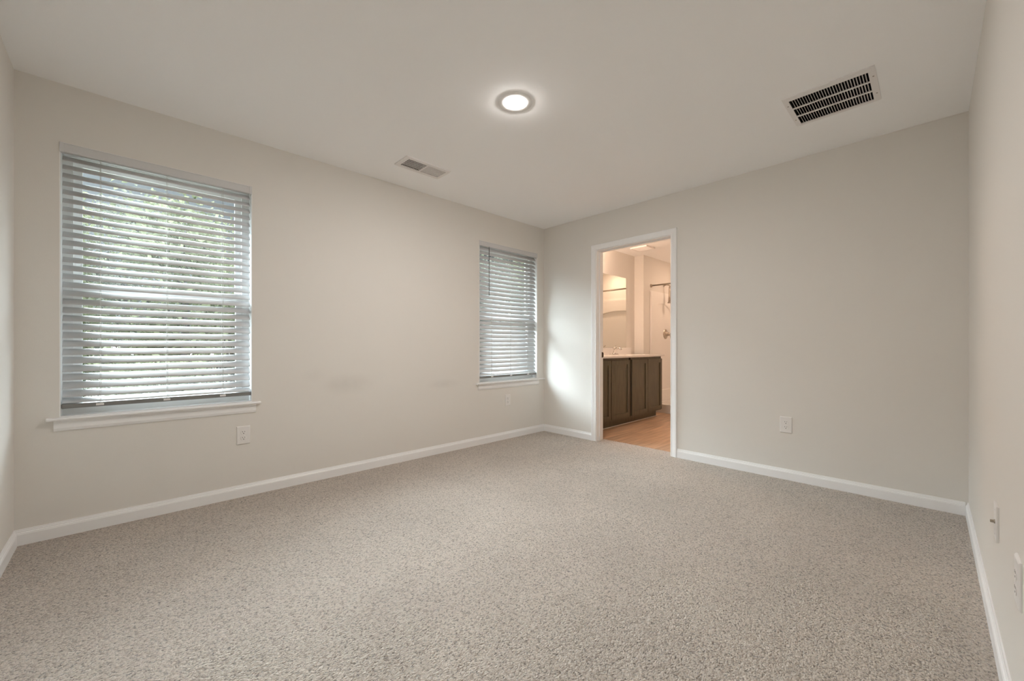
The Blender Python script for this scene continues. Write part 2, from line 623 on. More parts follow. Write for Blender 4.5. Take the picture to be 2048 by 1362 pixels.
# ------------------------------------------------------------------ baseboards
BB = [(0, -0.01), (0.013, -0.01), (0.013, 0.056), (0.0115, 0.0585), (0.0115, 0.062), (0.009, 0.0645), (0.0075, 0.0665), (0.0075, 0.0705), (0.0055, 0.074), (0.0045, 0.0805), (0, 0.0805)]
CO0, CO1 = D0 - 0.005 - 0.057, D1 + 0.005 + 0.057     # outer edges of the door casing
def baseboard(name, p0, p1, out, label):
    b = bmesh.new()
    prism(b, BB, p0, p1, out)
    return struct(name, b, M['trim'], label, 'baseboard')
baseboard('baseboard_left', (0, 0, 0), (0, L, 0), (1, 0, 0), 'white baseboard along the wall under both windows')
baseboard('baseboard_back', (0.0135, L, 0), (CO0, L, 0), (0, -1, 0), 'short white baseboard between the room corner and the door casing')
baseboard('baseboard_back', (CO1, L, 0), (W - 0.0135, L, 0), (0, -1, 0), 'white baseboard under the outlet right of the doorway')
baseboard('baseboard_right', (W, 0, 0), (W, L, 0), (-1, 0, 0), 'white baseboard along the right hand wall')
baseboard('baseboard_front', (0.0135, 0, 0), (W - 0.0135, 0, 0), (0, 1, 0), 'white baseboard at the left edge of the photo')

# ------------------------------------------------------------------ windows
def make_window(name, Wn, label):
    y0, z0, y1, z1 = Wn
    root = thing(name, label, 'window', (0, (y0 + y1) / 2, z0), kind='structure')
    off = Vector(root.location)
    def add(nm, b, m, par=None, smooth=False):
        bmesh.ops.translate(b, verts=b.verts, vec=-off)
        return obj(nm, b, m, par or root, smooth)
    # white painted liner of the opening
    b = bmesh.new()
    lt = 0.004
    box(b, (-0.149, y0, z0), (-0.0005, y0 + lt, z1))
    box(b, (-0.149, y1 - lt, z0), (-0.0005, y1, z1))
    box(b, (-0.149, y0 + lt, z1 - lt), (-0.0005, y1 - lt, z1))
    add('jamb_liner', b, M['trim'])
    # stool (inner sill board) with rounded nose and ears
    b = bmesh.new()
    sp = [(-0.075, -0.016), (0.026, -0.016), (0.031, -0.013), (0.033, -0.008), (0.033, -0.006), (0.031, -0.002), (0.026, 0.0), (-0.075, 0.0)]
    y1e = y1 + 0.047 if y1 < 2 else y1 + 0.105
    prism(b, [(d if d > 0 else 0.0005, h) for d, h in sp], (0, y0 - 0.045, z0), (0, y1e, z0), (1, 0, 0))
    box(b, (-0.078, y0 + 0.0005, z0), (0.0005, y1 - 0.0005, z0 + 0.0045))
    add('stool', b, M['trim'])
    b = bmesh.new()
    ap = [(0.0005, -0.074), (0.004, -0.074), (0.007, -0.069), (0.009, -0.062), (0.0105, -0.058), (0.0105, -0.030), (0.013, -0.024), (0.013, -0.0165), (0.0005, -0.0165)]
    prism(b, ap, (0, y0 - 0.020, z0), (0, y1 + 0.022, z0), (1, 0, 0))
    add('apron', b, M['trim'])
    # vinyl frame
    f0, f1 = -0.148, -0.080
    fw = 0.042
    b = bmesh.new()
    yy0, yy1, zz0, zz1 = y0 + lt, y1 - lt, z0 + 0.0045, z1 - lt
    slab(b, (yy0, zz0, yy1, zz1), [(yy0 + fw, zz0 + fw, yy1 - fw, zz1 - fw)], f0, f1, lambda u, v, d: (d, u, v))
    add('frame', b, M['vinyl'])
    zm = 1.352
    sw = 0.034
    def sash(nm, xa, xb, za, zb, gx):
        b = bmesh.new()
        ya, yb = yy0 + fw, yy1 - fw
        t = bmesh.new()
        slab(t, (ya, za, yb, zb), [(ya + sw, za + sw, yb - sw, zb - sw)], xa, xb, lambda u, v, d: (d, u, v))
        bmesh.ops.bevel(t, geom=[e for e in t.edges if e.calc_face_angle(0) > 1], offset=0.003, segments=1, affect='EDGES')
        merge(b, t)
        s = add(nm, b, M['vinyl'])
        b = bmesh.new()
        box(b, (gx - 0.002, ya + sw - .002, za + sw - .002), (gx + 0.002, yb - sw + .002, zb - sw + .002))
        add('pane', b, M['glass'], s)
        return s
    sash('upper_sash', -0.138, -0.116, zm - 0.020, zz1 - fw, -0.127)
    lo = sash('lower_sash', -0.112, -0.088, zz0 + fw, zm + 0.020, -0.100)
    b = bmesh.new()
    for yc in (y0 + 0.30, y1 - 0.30):
        box(b, (-0.110, yc - 0.025, zm + 0.020), (-0.092, yc + 0.025, zm + 0.032), 0.003)
    add('sash_lock', b, M['vinyl'], lo)
    return root

make_window('window_1', W1, 'large white double hung window with blind, nearest the left edge')
make_window('window_2', W2, 'white double hung window with blind, beside the far room corner')

# ------------------------------------------------------------------ blinds
def make_blind(Wn, tilt, label, wand_y=None, strings=()):
    y0, z0, y1, z1 = Wn
    root = thing('window_blind', label, 'blind', (0, (y0 + y1) / 2, z1), group='white slatted window blinds')
    off = Vector(root.location)
    def add(nm, b, m, par=None, smooth=False):
        bmesh.ops.translate(b, verts=b.verts, vec=-off)
        return obj(nm, b, m, par or root, smooth)
    ya, yb = y0 + 0.006, y1 - 0.006
    # headrail and valance with end returns
    b = bmesh.new()
    box(b, (-0.060, ya + .004, z1 - 0.046), (-0.012, yb - .004, z1 - 0.0045), 0.002)
    add('headrail', b, M['slat'])
    b = bmesh.new()
    vp = [(-0.006, -0.052), (0.000, -0.052), (0.003, -0.049), (0.004, -0.044), (0.004, -0.012), (0.003, -0.005), (0.000, -0.002), (-0.006, -0.002)]
    prism(b, vp, (0, ya - .004, z1), (0, yb + .004, z1), (1, 0, 0))
    v = add('valance', b, M['slat'])
    for s0, s1 in ((ya - .005, ya + .009), (yb - .009, yb + .005)):
        b = bmesh.new()
        box(b, (-0.02, s0, z1 - 0.053), (0.0055, s1, z1 - 0.001), 0.0012)
        add('corner_return', b, M['slat'], v)
    # slats
    cx = -0.034
    hw = 0.0250
    b = bmesh.new()
    zs = [2.034 + hw * math.sin(tilt) - 0.0460 * k for k in range(29)]
    rng = random.Random(int(y0 * 100))
    zs.append(0.709 + hw * math.sin(tilt) * 0.7 + 0.004)
    for i, zc in enumerate(zs):
        tl = tilt + R(rng.uniform(-1.2, 1.2))
        if i == len(zs) - 1:
            tl = tilt * 0.62
        top, bot = [], []
        for k in range(7):
            s = -1 + 2 * k / 6
            crown = 0.0034 * (1 - s * s)
            for arr, th in ((top, 0.0012), (bot, -0.0012)):
                u, w = s * hw, crown + th
                x = u * math.cos(tl) + w * math.sin(tl)
                z = -u * math.sin(tl) + w * math.cos(tl)
                arr.append((cx + x, zc + z))
        ring = top + bot[::-1]
        t = bmesh.new()
        sag = rng.uniform(-0.0006, 0.0006)
        A = [t.verts.new((x, ya + .003, z + sag)) for x, z in ring]
        B = [t.verts.new((x, yb - .003, z - sag)) for x, z in ring]
        nn = len(ring)
        for k in range(nn):
            f = t.faces.new([A[k], A[(k + 1) % nn], B[(k + 1) % nn], B[k]])
            f.smooth = k not in (6, 13)
        t.faces.new(A[::-1]); t.faces.new(B)
        bmesh.ops.recalc_face_normals(t, faces=t.faces)
        merge(b, t)
    add('slats', b, M['slat'])
    # bottom rail
    b = bmesh.new()
    box(b, (cx - 0.025, ya + .001, 0.684), (cx + 0.027, yb - .001, 0.708), 0.003)
    rl = add('bottom_rail', b, M['rail'])
    # ladder cords
    xf = cx + hw * math.cos(tilt) + 0.0025
    xb = cx - hw * math.cos(tilt) - 0.0025
    for ys in strings:
        b = bmesh.new()
        for xx, dy in ((xf, 0), (xb, 0), (xf, 0.0045)):
            tube(b, [(xx, ys + dy, z1 - 0.04), (xx, ys + dy, 0.700)], 0.0008, 5)
        for zc in zs[:-1]:
            dz = hw * math.sin(tilt)
            tube(b, [(xf, ys, zc - dz - 0.001), (xb, ys, zc + dz - 0.003)], 0.0006, 4)
        add('ladder_cord', b, M['cord'])
        b = bmesh.new()
        box(b, (cx + 0.0265, ys - 0.016, 0.690), (cx + 0.0305, ys + 0.016, 0.702), 0.0015)
        pts = [(cx + 0.030, ys + 0.006 + 0.008 * math.cos(a), 0.716 + 0.012 * math.sin(a)) for a in [i * 2 * math.pi / 14 for i in range(15)]]
        tube(b, pts, 0.0009, 5, caps=False)
        add('cord_clip', b, M['plastic'], rl)
    if wand_y:
        b = bmesh.new()
        tube(b, [(0.006, wand_y, 2.075), (0.008, wand_y, 2.05), (0.008, wand_y, 1.575), (0.008, wand_y, 1.560)], 0.004, 8, radii=[0.0022, 0.0036, 0.0036, 0.0048])
        add('tilt_wand', b, M['wand'])
    return root

make_blind(W1, R(42), 'white slatted blind with open gaps showing trees, on the nearer window', strings=(0.308, 0.596, 0.878))
make_blind(W2, R(57), 'nearly closed white slatted blind with hanging tilt wand, by the room corner', wand_y=3.191, strings=(3.245, 3.526, 3.801))

# ------------------------------------------------------------------ wall plates
def make_outlet(label):
    """local: plate in XZ, facing -Y"""
    root = thing('power_outlet', label, 'outlet', group='white duplex power outlets')
    b = bmesh.new()
    w, h, t = 0.0395, 0.0615, 0.0065
    prof = [(w, 0), (w, -0.0025), (w - 0.004, -t), ]
    t0 = bmesh.new()
    rings = []
    for (ins, y) in ((0, 0), (0, -0.0022), (0.0012, -0.0042), (0.0045, -t)):
        rings.append([t0.verts.new((sx * (w - ins), y, sz * (h - ins))) for sx, sz in ((-1, -1), (1, -1), (1, 1), (-1, 1))])
    for r0, r1 in zip(rings[:-1], rings[1:]):
        for k in range(4):
            t0.faces.new([r0[k], r0[(k + 1) % 4], r1[(k + 1) % 4], r1[k]])
    t0.faces.new(rings[-1]); t0.faces.new(rings[0][::-1])
    bmesh.ops.recalc_face_normals(t0, faces=t0.faces)
    merge(b, t0)
    obj('plate', b, M['plastic'], root)
    for sz in (1, -1):
        zc = sz * 0.0195
        b = bmesh.new()
        t0 = bmesh.new()
        pts = []
        for k in range(28):
            a = 2 * math.pi * k / 28
            x = 0.0172 * math.cos(a)
            z = max(-0.0132, min(0.0132, 0.0172 * math.sin(a)))
            pts.append((x, z))
        lo = [t0.verts.new((x * 1.05, -t + 0.001, z * 1.05 + zc)) for x, z in pts]
        hi = [t0.verts.new((x, -t - 0.0018, z + zc)) for x, z in pts]
        for k in range(28):
            t0.faces.new([lo[k], lo[(k + 1) % 28], hi[(k + 1) % 28], hi[k]])
        t0.faces.new(hi)
        bmesh.ops.recalc_face_normals(t0, faces=t0.faces)
        merge(b, t0)
        rc = obj('receptacle', b, M['plastic'], root)
        b = bmesh.new()
        y = -t - 0.0021
        box(b, (-0.0074, y, zc + 0.0005), (-0.0052, y + 0.003, zc + 0.0085))
        box(b, (0.0052, y, zc + 0.0015), (0.0074, y + 0.003, zc + 0.0080))
        t0 = bmesh.new()
        bmesh.ops.create_cone(t0, cap_ends=True, segments=14, radius1=0.0027, radius2=0.0027, depth=0.003)
        bmesh.ops.rotate(t0, verts=t0.verts, matrix=Matrix.Rotation(R(90), 3, 'X'))
        bmesh.ops.translate(t0, verts=t0.verts, vec=(0, y + 0.0015, zc - 0.0075))
        merge(b, t0)
        obj('slots', b, M['slot'], rc)
    b = bmesh.new()
    lathe(b, [(0, 0.0014), (0.002, 0.0012), (0.0032, 0)], 14, Matrix.Translation((0, -t, 0)) @ Matrix.Rotation(R(90), 4, 'X'))
    obj('screw', b, M['grille'], root)
    return root

out0 = make_outlet('white power outlet below the near window blind, right of the sill end')
specs = [((0.0, 0.992, 0.4175), R(90), None),
         ((0.0, 3.466, 0.4255), R(90), 'white power outlet below the blind with the hanging wand'),
         ((2.4795, L, 0.4195), 0.0, 'white power outlet on the wide wall right of the doorway'),
         ((W, 2.055, 0.4215), R(-90), 'white power outlet cut off by the right edge of the photo')]
for i, (p, rz, lb) in enumerate(specs):
    o = out0 if i == 0 else copy_tree(out0)
    o.location = p
    o.rotation_euler = (0, 0, rz)
    if lb:
        o['label'] = lb

root = thing('cable_plate', 'white cable wall plate with protruding metal connector on right wall', 'wall plate', (W, 2.546, 0.4265), (0, 0, R(-90)))
b = bmesh.new()
box(b, (-0.0395, -0.0065, -0.0595), (0.0395, 0.0, 0.0595), 0.002)
obj('plate', b, M['plastic'], root)
b = bmesh.new()
lathe(b, [(0.0068, 0.0), (0.0068, 0.003), (0.0046, 0.003), (0.0046, 0.0040), (0.0050, 0.0045), (0.0046, 0.005), (0.0050, 0.006), (0.0046, 0.007), (0.0050, 0.008), (0.0046, 0.009), (0.0050, 0.010), (0.0044, 0.0115), (0.0030, 0.0115), (0.0, 0.0100)], 18,
      Matrix.Translation((0, -0.0060, 0)) @ Matrix.Rotation(R(90), 4, 'X'))
obj('connector', b, M['metal'], root)
for sz in (1, -1):
    b = bmesh.new()
    lathe(b, [(0, 0.0014), (0.002, 0.0012), (0.0032, 0)], 14, Matrix.Translation((0, -0.0065, sz * 0.0415)) @ Matrix.Rotation(R(90), 4, 'X'))
    obj('screw', b, M['grille'], root)

# ------------------------------------------------------------------ ceiling fittings
def downlight(loc, label, lens, rt=0.100, rl=0.051):
    root = thing('recessed_light', label, 'ceiling light', loc)
    b = bmesh.new()
    lathe(b, [(rt, 0.0), (rt, -0.0008), (rt - 0.003, -0.0016), (rl + 0.020, -0.0026), (rl + 0.003, -0.0030), (rl, -0.0030), (rl, -0.001)], 48)
    obj('trim_ring', b, M['vinyl'], root)
    b = bmesh.new()
    lathe(b, [(rl, -0.0029), (rl * 0.95, -0.0045), (rl * 0.80, -0.0066), (rl * 0.4, -0.0082), (0, -0.0088)], 48)
    obj('lens', b, lens, root)
    return root
downlight((1.575, 2.045, H), 'round white recessed ceiling light glowing over the bedroom', M['lens'])
downlight((0.93, 6.91, H), 'round recessed light hidden over the shower stall', M['lens_warm'])

# return grille: three rows of blades
x0, y0, x1, y1 = V2
root = thing('return_grille', 'square white return air grille with three rows of black slots', 'vent', ((x0 + x1) / 2, (y0 + y1) / 2, H))
off = Vector(root.location)
gi = (2.680, 3.172, 3.025, 3.503)
b = bmesh.new()
hh = (gi[3] - gi[1])
bar = 0.011
rows = [gi[1] + hh * k / 3 for k in range(4)]
holes = [(gi[0], rows[k] + (bar / 2 if k else 0), gi[2], rows[k + 1] - (bar / 2 if k < 2 else 0)) for k in range(3)]
slab(b, V2, holes, H - 0.006, H - 0.0002, lambda u, v, d: (u, v, d))
bmesh.ops.bevel(b, geom=[e for e in b.edges if all(v.co.z < H - 0.005 for v in e.verts) and all(abs(v.co.x - x0) < 1e-4 or abs(v.co.x - x1) < 1e-4 or abs(v.co.y - y0) < 1e-4 or abs(v.co.y - y1) < 1e-4 for v in e.verts)], offset=0.004, segments=2, affect='EDGES')
bmesh.ops.translate(b, verts=b.verts, vec=-off)
obj('frame', b, M['grille'], root)
b = bmesh.new()
nb = 28
for k in range(1, nb):
    xx = gi[0] + (gi[2] - gi[0]) * k / nb
    for h in holes:
        t = bmesh.new()
        bmesh.ops.create_cube(t, size=1)
        for v in t.verts:
            v.co = Vector((v.co.x * 0.0013, v.co.y * (h[3] - h[1] + 0.002), v.co.z * 0.0155))
        bmesh.ops.rotate(t, verts=t.verts, matrix=Matrix.Rotation(R(-25), 3, 'Y'))
        bmesh.ops.translate(t, verts=t.verts, vec=(xx, (h[1] + h[3]) / 2, H + 0.003))
        merge(b, t)
bmesh.ops.translate(b, verts=b.verts, vec=-off)
obj('blades', b, M['grille'], root)
b = bmesh.new()
t = bmesh.new()
box(t, (x0 + .021, y0 + .021, H + 0.001), (x1 - .021, y1 - .021, H + 0.11))
bmesh.ops.delete(t, geom=[f for f in t.faces if f.calc_center_median().z < H + 0.002], context='FACES')
merge(b, t)
bmesh.ops.translate(b, verts=b.verts, vec=-off)
obj('duct', b, M['duct'], root)
for sx, sy in ((x0 + .013, y0 + .10), (x0 + .013, y1 - .10), (x1 - .013, y0 + .10), (x1 - .013, y1 - .10)):
    b = bmesh.new()
    lathe(b, [(0, -0.0018), (0.003, -0.0014), (0.0045, 0)], 14, Matrix.Translation(Vector((sx, sy, H - 0.006)) - off))
    obj('screw', b, M['metal'], root)

# supply register: two fields of fins
x0, y0, x1, y1 = V1
root = thing('supply_register', 'small oblong white ceiling vent between the recessed light and window wall', 'vent', ((x0 + x1) / 2, (y0 + y1) / 2, H))
off = Vector(root.location)
f1 = (0.391, 1.952, 0.522, 2.112)
f2 = (0.391, 2.126, 0.522, 2.290)
b = bmesh.new()
slab(b, V1, [f1, f2], H - 0.007, H - 0.0002, lambda u, v, d: (u, v, d))
bmesh.ops.bevel(b, geom=[e for e in b.edges if all(v.co.z < H - 0.005 for v in e.verts) and all(abs(v.co.x - x0) < 1e-4 or abs(v.co.x - x1) < 1e-4 or abs(v.co.y - y0) < 1e-4 or abs(v.co.y - y1) < 1e-4 for v in e.verts)], offset=0.005, segments=2, affect='EDGES')
bmesh.ops.translate(b, verts=b.verts, vec=-off)
obj('frame', b, M['grille'], root)
b = bmesh.new()
nf = 12
for fld, ang in ((f1, -38), (f2, 42)):
    for k in range(nf):
        yy = fld[1] + (fld[3] - fld[1]) * (k + 0.5) / nf
        t = bmesh.new()
        bmesh.ops.create_cube(t, size=1)
        for v in t.verts:
            v.co = Vector((v.co.x * (fld[2] - fld[0] + 0.002), v.co.y * 0.0016, v.co.z * 0.014))
        bmesh.ops.rotate(t, verts=t.verts, matrix=Matrix.Rotation(R(ang), 3, 'X'))
        bmesh.ops.translate(t, verts=t.verts, vec=((fld[0] + fld[2]) / 2, yy, H + 0.000))
        merge(b, t)
for fld in (f1, f2):
    for k in range(1, 5):
        xx = fld[0] + (fld[2] - fld[0]) * k / 5
        box(b, (xx - .0014, fld[1], H - 0.0055), (xx + .0014, fld[3], H + 0.003))
bmesh.ops.translate(b, verts=b.verts, vec=-off)
obj('fins', b, M['grille'], root)
b = bmesh.new()
t = bmesh.new()
box(t, (x0 + .031, y0 + .031, H + 0.001), (x1 - .031, y1 - .031, H + 0.11))
bmesh.ops.delete(t, geom=[f for f in t.faces if f.calc_center_median().z < H + 0.002], context='FACES')
merge(b, t)
bmesh.ops.translate(b, verts=b.verts, vec=-off)
obj('duct', b, M['duct'], root)

# ------------------------------------------------------------------ door frame
root = thing('door_1', 'white cased doorway open to the bathroom', 'doorway', ((D0 + D1) / 2, L, 0), kind='structure')
off = Vector(root.location)
def add_to(root, off, nm, b, m, smooth=False):
    bmesh.ops.translate(b, verts=b.verts, vec=-off)
    return obj(nm, b, m, root, smooth)
CP = [(0.0, 0.0), (0.0, 0.008), (0.003, 0.0105), (0.008, 0.0105), (0.012, 0.0085), (0.016, 0.0095), (0.030, 0.0135), (0.040, 0.0165), (0.048, 0.0180), (0.054, 0.0180), (0.057, 0.0150), (0.057, 0.0)]
def casing(ypl, sgn):
    b = bmesh.new()
    t = bmesh.new()
    xl, xr, zt = D0 - 0.005, D1 + 0.005, DH + 0.005
    rings = []
    for (px, pz, ux, uz) in ((xl, -0.01, -1, 0), (xl, zt, -1, 1), (xr, zt, 1, 1), (xr, -0.01, 1, 0)):
        rings.append([t.verts.new((px + ux * u, ypl + sgn * d, pz + uz * u)) for u, d in CP])
    n = len(CP)
    for r0, r1 in zip(rings[:-1], rings[1:]):
        for k in range(n):
            t.faces.new([r0[k], r0[(k + 1) % n], r1[(k + 1) % n], r1[k]])
    t.faces.new(rings[0]); t.faces.new(rings[-1][::-1])
    bmesh.ops.recalc_face_normals(t, faces=t.faces)
    merge(b, t)
    return b
add_to(root, off, 'casing', casing(L, -1), M['trim'])
add_to(root, off, 'casing', casing(YB, 1), M['trim'])
b = bmesh.new()
jt = 0.018
box(b, (D0 - jt, L, -0.01), (D0, YB, DH + jt))
box(b, (D1, L, -0.01), (D1 + jt, YB, DH + jt))
box(b, (D0, L, DH), (D1, YB, DH + jt))
jb = add_to(root, off, 'jamb', b, M['trim'])
b = bmesh.new()
ys0, ys1 = L + 0.045, L + 0.080
box(b, (D0, ys0, -0.005), (D0 + 0.010, ys1, DH), 0.002)
box(b, (D1 - 0.010, ys0, -0.005), (D1, ys1, DH), 0.002)
box(b, (D0 + 0.010, ys0, DH - 0.010), (D1 - 0.010, ys1, DH), 0.002)
add_to(root, off, 'door_stop', b, M['trim'])
b = bmesh.new()
box(b, (D0 - 0.001, YB - 0.030, 0.898), (D0 + 0.0022, YB + 0.0005, 0.957), 0.0008)
box(b, (D0 - 0.001, YB - 0.002, 0.905), (D0 + 0.006, YB + 0.004, 0.950), 0.001)
add_to(root, off, 'strike_plate', b, M['bronze'])

# ------------------------------------------------------------------ bathroom shell
bm = bmesh.new()
box(bm, (-WT, YB, -0.05), (0, SY, H))
struct('wall_bathroom_left', bm, M['wall'], 'painted bathroom wall behind the mirror and vanity', 'wall')
bm = bmesh.new()
box(bm, (-WT, SY, -0.05), (SX, SE + 0.1, H))
struct('wall_bathroom_stub', bm, M['wall'], 'narrow return wall between the mirror wall and the shower', 'wall')
bm = bmesh.new()
box(bm, (SX, SE, -0.05), (SXR, SE + 0.1, H))
struct('wall_bathroom_back', bm, M['wall'], 'painted end wall above the shower surround', 'wall')
bm = bmesh.new()
box(bm, (SXR, SY, -0.05), (BX + 0.1, SE + 0.1, H))
struct('wall_bathroom_return', bm, M['wall'], 'return wall on the hidden right side of the shower', 'wall')
bm = bmesh.new()
box(bm, (BX, YB, -0.05), (BX + 0.1, SY, H))
struct('wall_bathroom_right', bm, M['wall'], 'hidden right wall of the bathroom', 'wall')
bm = bmesh.new()
box(bm, (-0.001, L + 0.001, -0.07), (BX, SE, -0.010))
struct('floor_bathroom', bm, M['planks'], 'warm oak plank floor inside the bathroom doorway', 'floor')

# ------------------------------------------------------------------ shower
root = thing('shower_surround', 'white moulded shower stall with arched wall panels', 'shower', (SX, SY, 0))
off = Vector(root.location)
g = 0.014
b = bmesh.new()
ys = 6.42
zt = 1.90
def arch_outline(c, hwid, zpk, zsh, n=24):
    pts = []
    for k in range(n + 1):
        a = math.pi * k / n
        pts.append((c - hwid * math.cos(a), zsh + (zpk - zsh) * math.sin(a)))
    return pts
def arch_panel(bm_, put, u0, u1, z0, z1, c, hwid, zpk, zsh, zb, d_out, d_in):
    """wall sheet with an arched recess"""
    t = bmesh.new()
    arc = arch_outline(c, hwid, zpk, zsh)
    n_ = len(arc)
    V = lambda u, z, d: t.verts.new(put(u, z, d))
    A = [V(u, z, d_out) for u, z in arc]
    Ai = [V(c + (u - c) * 0.975, z - (0.012 if z > zsh else 0), d_in) for u, z in arc]
    T = [V(u, z1, d_out) for u, z in arc]
    for k in range(n_ - 1):
        t.faces.new([A[k], A[k + 1], T[k + 1], T[k]])
        f = t.faces.new([A[k], A[k + 1], Ai[k + 1], Ai[k]]); f.smooth = True
    Bl, Br = V(c - hwid, zb, d_out), V(c + hwid, zb, d_out)
    Bli, Bri = V(c - hwid * .975, zb + .01, d_in), V(c + hwid * .975, zb + .01, d_in)
    t.faces.new([A[0], Ai[0], Bli, Bl]); t.faces.new([A[-1], Br, Bri, Ai[-1]])
    t.faces.new([Bl, Bli, Bri, Br])
    t.faces.new(Ai + [Bri, Bli])
    if c - hwid > u0:
        t.faces.new([V(u0, zb, d_out), V(c - hwid, zb, d_out), V(c - hwid, z1, d_out), V(u0, z1, d_out)])
    if c + hwid < u1:
        t.faces.new([V(c + hwid, zb, d_out), V(u1, zb, d_out), V(u1, z1, d_out), V(c + hwid, z1, d_out)])
    t.faces.new([V(u0, z0, d_out), V(u1, z0, d_out), V(u1, zb, d_out), V(u0, zb, d_out)])
    # top ledge and free front edge
    t.faces.new([V(u0, z1, d_out), V(u1, z1, d_out), V(u1, z1, 0.0005), V(u0, z1, 0.0005)])
    t.faces.new([V(u0, z0, d_out), V(u0, z1, d_out), V(u0, z1, 0.0005), V(u0, z0, 0.0005)])
    bmesh.ops.remove_doubles(t, verts=t.verts, dist=1e-5)
    bmesh.ops.recalc_face_normals(t, faces=t.faces)
    merge(bm_, t)
zp = 0.10
arch_panel(b, lambda u, z, d: (SX + d, u, z), ys, SE - 0.03, zp, zt, 6.80, 0.345, 1.72, 1.50, 0.30, 0.030, 0.012)
add_to(root, off, 'side_panel', b, M['fibreglass'])
b = bmesh.new()
arch_panel(b, lambda u, z, d: (SXR - d, u, z), ys, SE - 0.03, zp, zt, 6.80, 0.345, 1.72, 1.50, 0.30, 0.030, 0.012)
add_to(root, off, 'side_panel', b, M['fibreglass'])
b = bmesh.new()
arch_panel(b, lambda u, z, d: (u, SE - d, z), SX + 0.0301, SXR - 0.0301, zp, zt, (SX + SXR) / 2, 0.60, 1.70, 1.46, 0.45, 0.045, 0.004)
add_to(root, off, 'back_panel', b, M['fibreglass'])
b = bmesh.new()
t = bmesh.new()
yf = 6.40
slab(t, (SX + .001, yf, SXR - .001, SE - .001), [(SX + 0.07, yf + 0.09, SXR - 0.07, SE - 0.06)], 0.12, -0.010, lambda u, v, d: (u, v, d))
bmesh.ops.bevel(t, geom=[e for e in t.edges if all(v.co.z > 0.1 for v in e.verts) and e.calc_face_angle(0) > 1], offset=0.012, segments=3, affect='EDGES')
merge(b, t)
box(b, (SX + 0.06, yf + 0.08, -0.009), (SXR - 0.06, SE - 0.05, 0.03))
add_to(root, off, 'shower_pan', b, M['fibreglass'])

b = bmesh.new()
tube(b, [(SX + 0.004, 6.457, 1.985), (SXR - 0.004, 6.457, 1.985)], 0.0125, 14)
for xx, s in ((SX + 0.0005, 1), (SXR - 0.0005, -1)):
    lathe(b, [(0.0, 0.0), (0.030, 0.0), (0.030, 0.006), (0.018, 0.014), (0.0145, 0.030), (0.0, 0.030)], 20, Matrix.Translation((xx, 6.457, 1.985)) @ Matrix.Rotation(R(90 * s), 4, 'Y'))
tag(obj('curtain_rod', b, M['nickel']), 'straight chrome shower curtain rod across the shower opening', 'rod')

root = thing('hand_shower', 'chrome hand shower hanging from its wall arm', 'shower head', (SX, 6.90, 2.02))
off = Vector(root.location)
b = bmesh.new()
lathe(b, [(0, 0.0), (0.026, 0.0), (0.024, 0.006), (0.014, 0.010), (0, 0.010)], 20, Matrix.Translation((SX + 0.0005, 6.90, 2.035)) @ Matrix.Rotation(R(90), 4, 'Y'))
tube(b, [(SX + 0.004, 6.90, 2.035), (SX + 0.05, 6.90, 2.04), (SX + 0.09, 6.90, 2.03), (SX + 0.125, 6.90, 2.00)], 0.0095, 12)
add_to(root, off, 'arm', b, M['nickel'])
b = bmesh.new()
lathe(b, [(0, 0.03), (0.014, 0.03), (0.018, 0.0), (0.014, -0.03), (0, -0.03)], 18, Matrix.Translation((SX + 0.128, 6.90, 1.992)) @ Matrix.Rotation(R(30), 4, 'Y'))
add_to(root, off, 'holder', b, M['nickel'])
b = bmesh.new()
tube(b, [(SX + 0.118, 6.86, 2.00), (SX + 0.118, 6.862, 1.93), (SX + 0.12, 6.865, 1.86), (SX + 0.122, 6.87, 1.75)], 0.012, 12, radii=[0.010, 0.014, 0.020, 0.030])
lathe(b, [(0, 0.0), (0.030, 0.0), (0.040, -0.012), (0.040, -0.022), (0.0, -0.024)], 22, Matrix.Translation((SX + 0.122, 6.87, 1.752)))
add_to(root, off, 'handset', b, M['nickel'])

root = thing('shower_valve', 'round chrome shower valve with lever on the stall side', 'valve', (SX + 0.012, 6.935, 1.222))
b = bmesh.new()
lathe(b, [(0, 0.0005), (0.082, 0.0005), (0.082, 0.004), (0.066, 0.012), (0.040, 0.018), (0.032, 0.040), (0.030, 0.050), (0, 0.052)], 32, Matrix.Rotation(R(90), 4, 'Y'))
obj('escutcheon', b, M['nickel'], root)
b = bmesh.new()
lathe(b, [(0, 0.0), (0.024, 0.0), (0.026, 0.015), (0.020, 0.030), (0, 0.034)], 20, Matrix.Translation((0.050, 0, 0)) @ Matrix.Rotation(R(90), 4, 'Y'))
tube(b, [(0.068, 0, 0), (0.075, 0.020, -0.035), (0.078, 0.030, -0.072)], 0.008, 10, radii=[0.010, 0.008, 0.007])
obj('lever', b, M['nickel'], root)

# ------------------------------------------------------------------ vanity
VY0, VY1 = 4.225, 6.070
XF = 0.51
root = thing('vanity_cabinet', 'dark stained vanity cabinet with flat panel doors seen through the doorway', 'cabinet', (0, (VY0 + VY1) / 2, -0.01))
off = Vector(root.location)
ZT = 0.876
b = bmesh.new()
for ya, yb in ((VY0, 5.166), (5.210, VY1)):
    slab(b, (0.001, ya, XF - 0.001, yb), [(0.03, ya + .018, XF - 0.03, yb - .018)], 0.113, ZT, lambda u, v, d: (u, v, d))
    box(b, (0.001, ya, 0.095), (XF - 0.001, yb, 0.113))
box(b, (0.001, 5.166, 0.095), (XF - 0.09, 5.210, ZT))
add_to(root, off, 'carcass', b, M['wood'])
b = bmesh.new()
box(b, (0.001, VY0 + 0.002, -0.0095), (XF - 0.075, VY1 - 0.002, 0.095))
add_to(root, off, 'toe_kick', b, M['wood'])
b = bmesh.new()
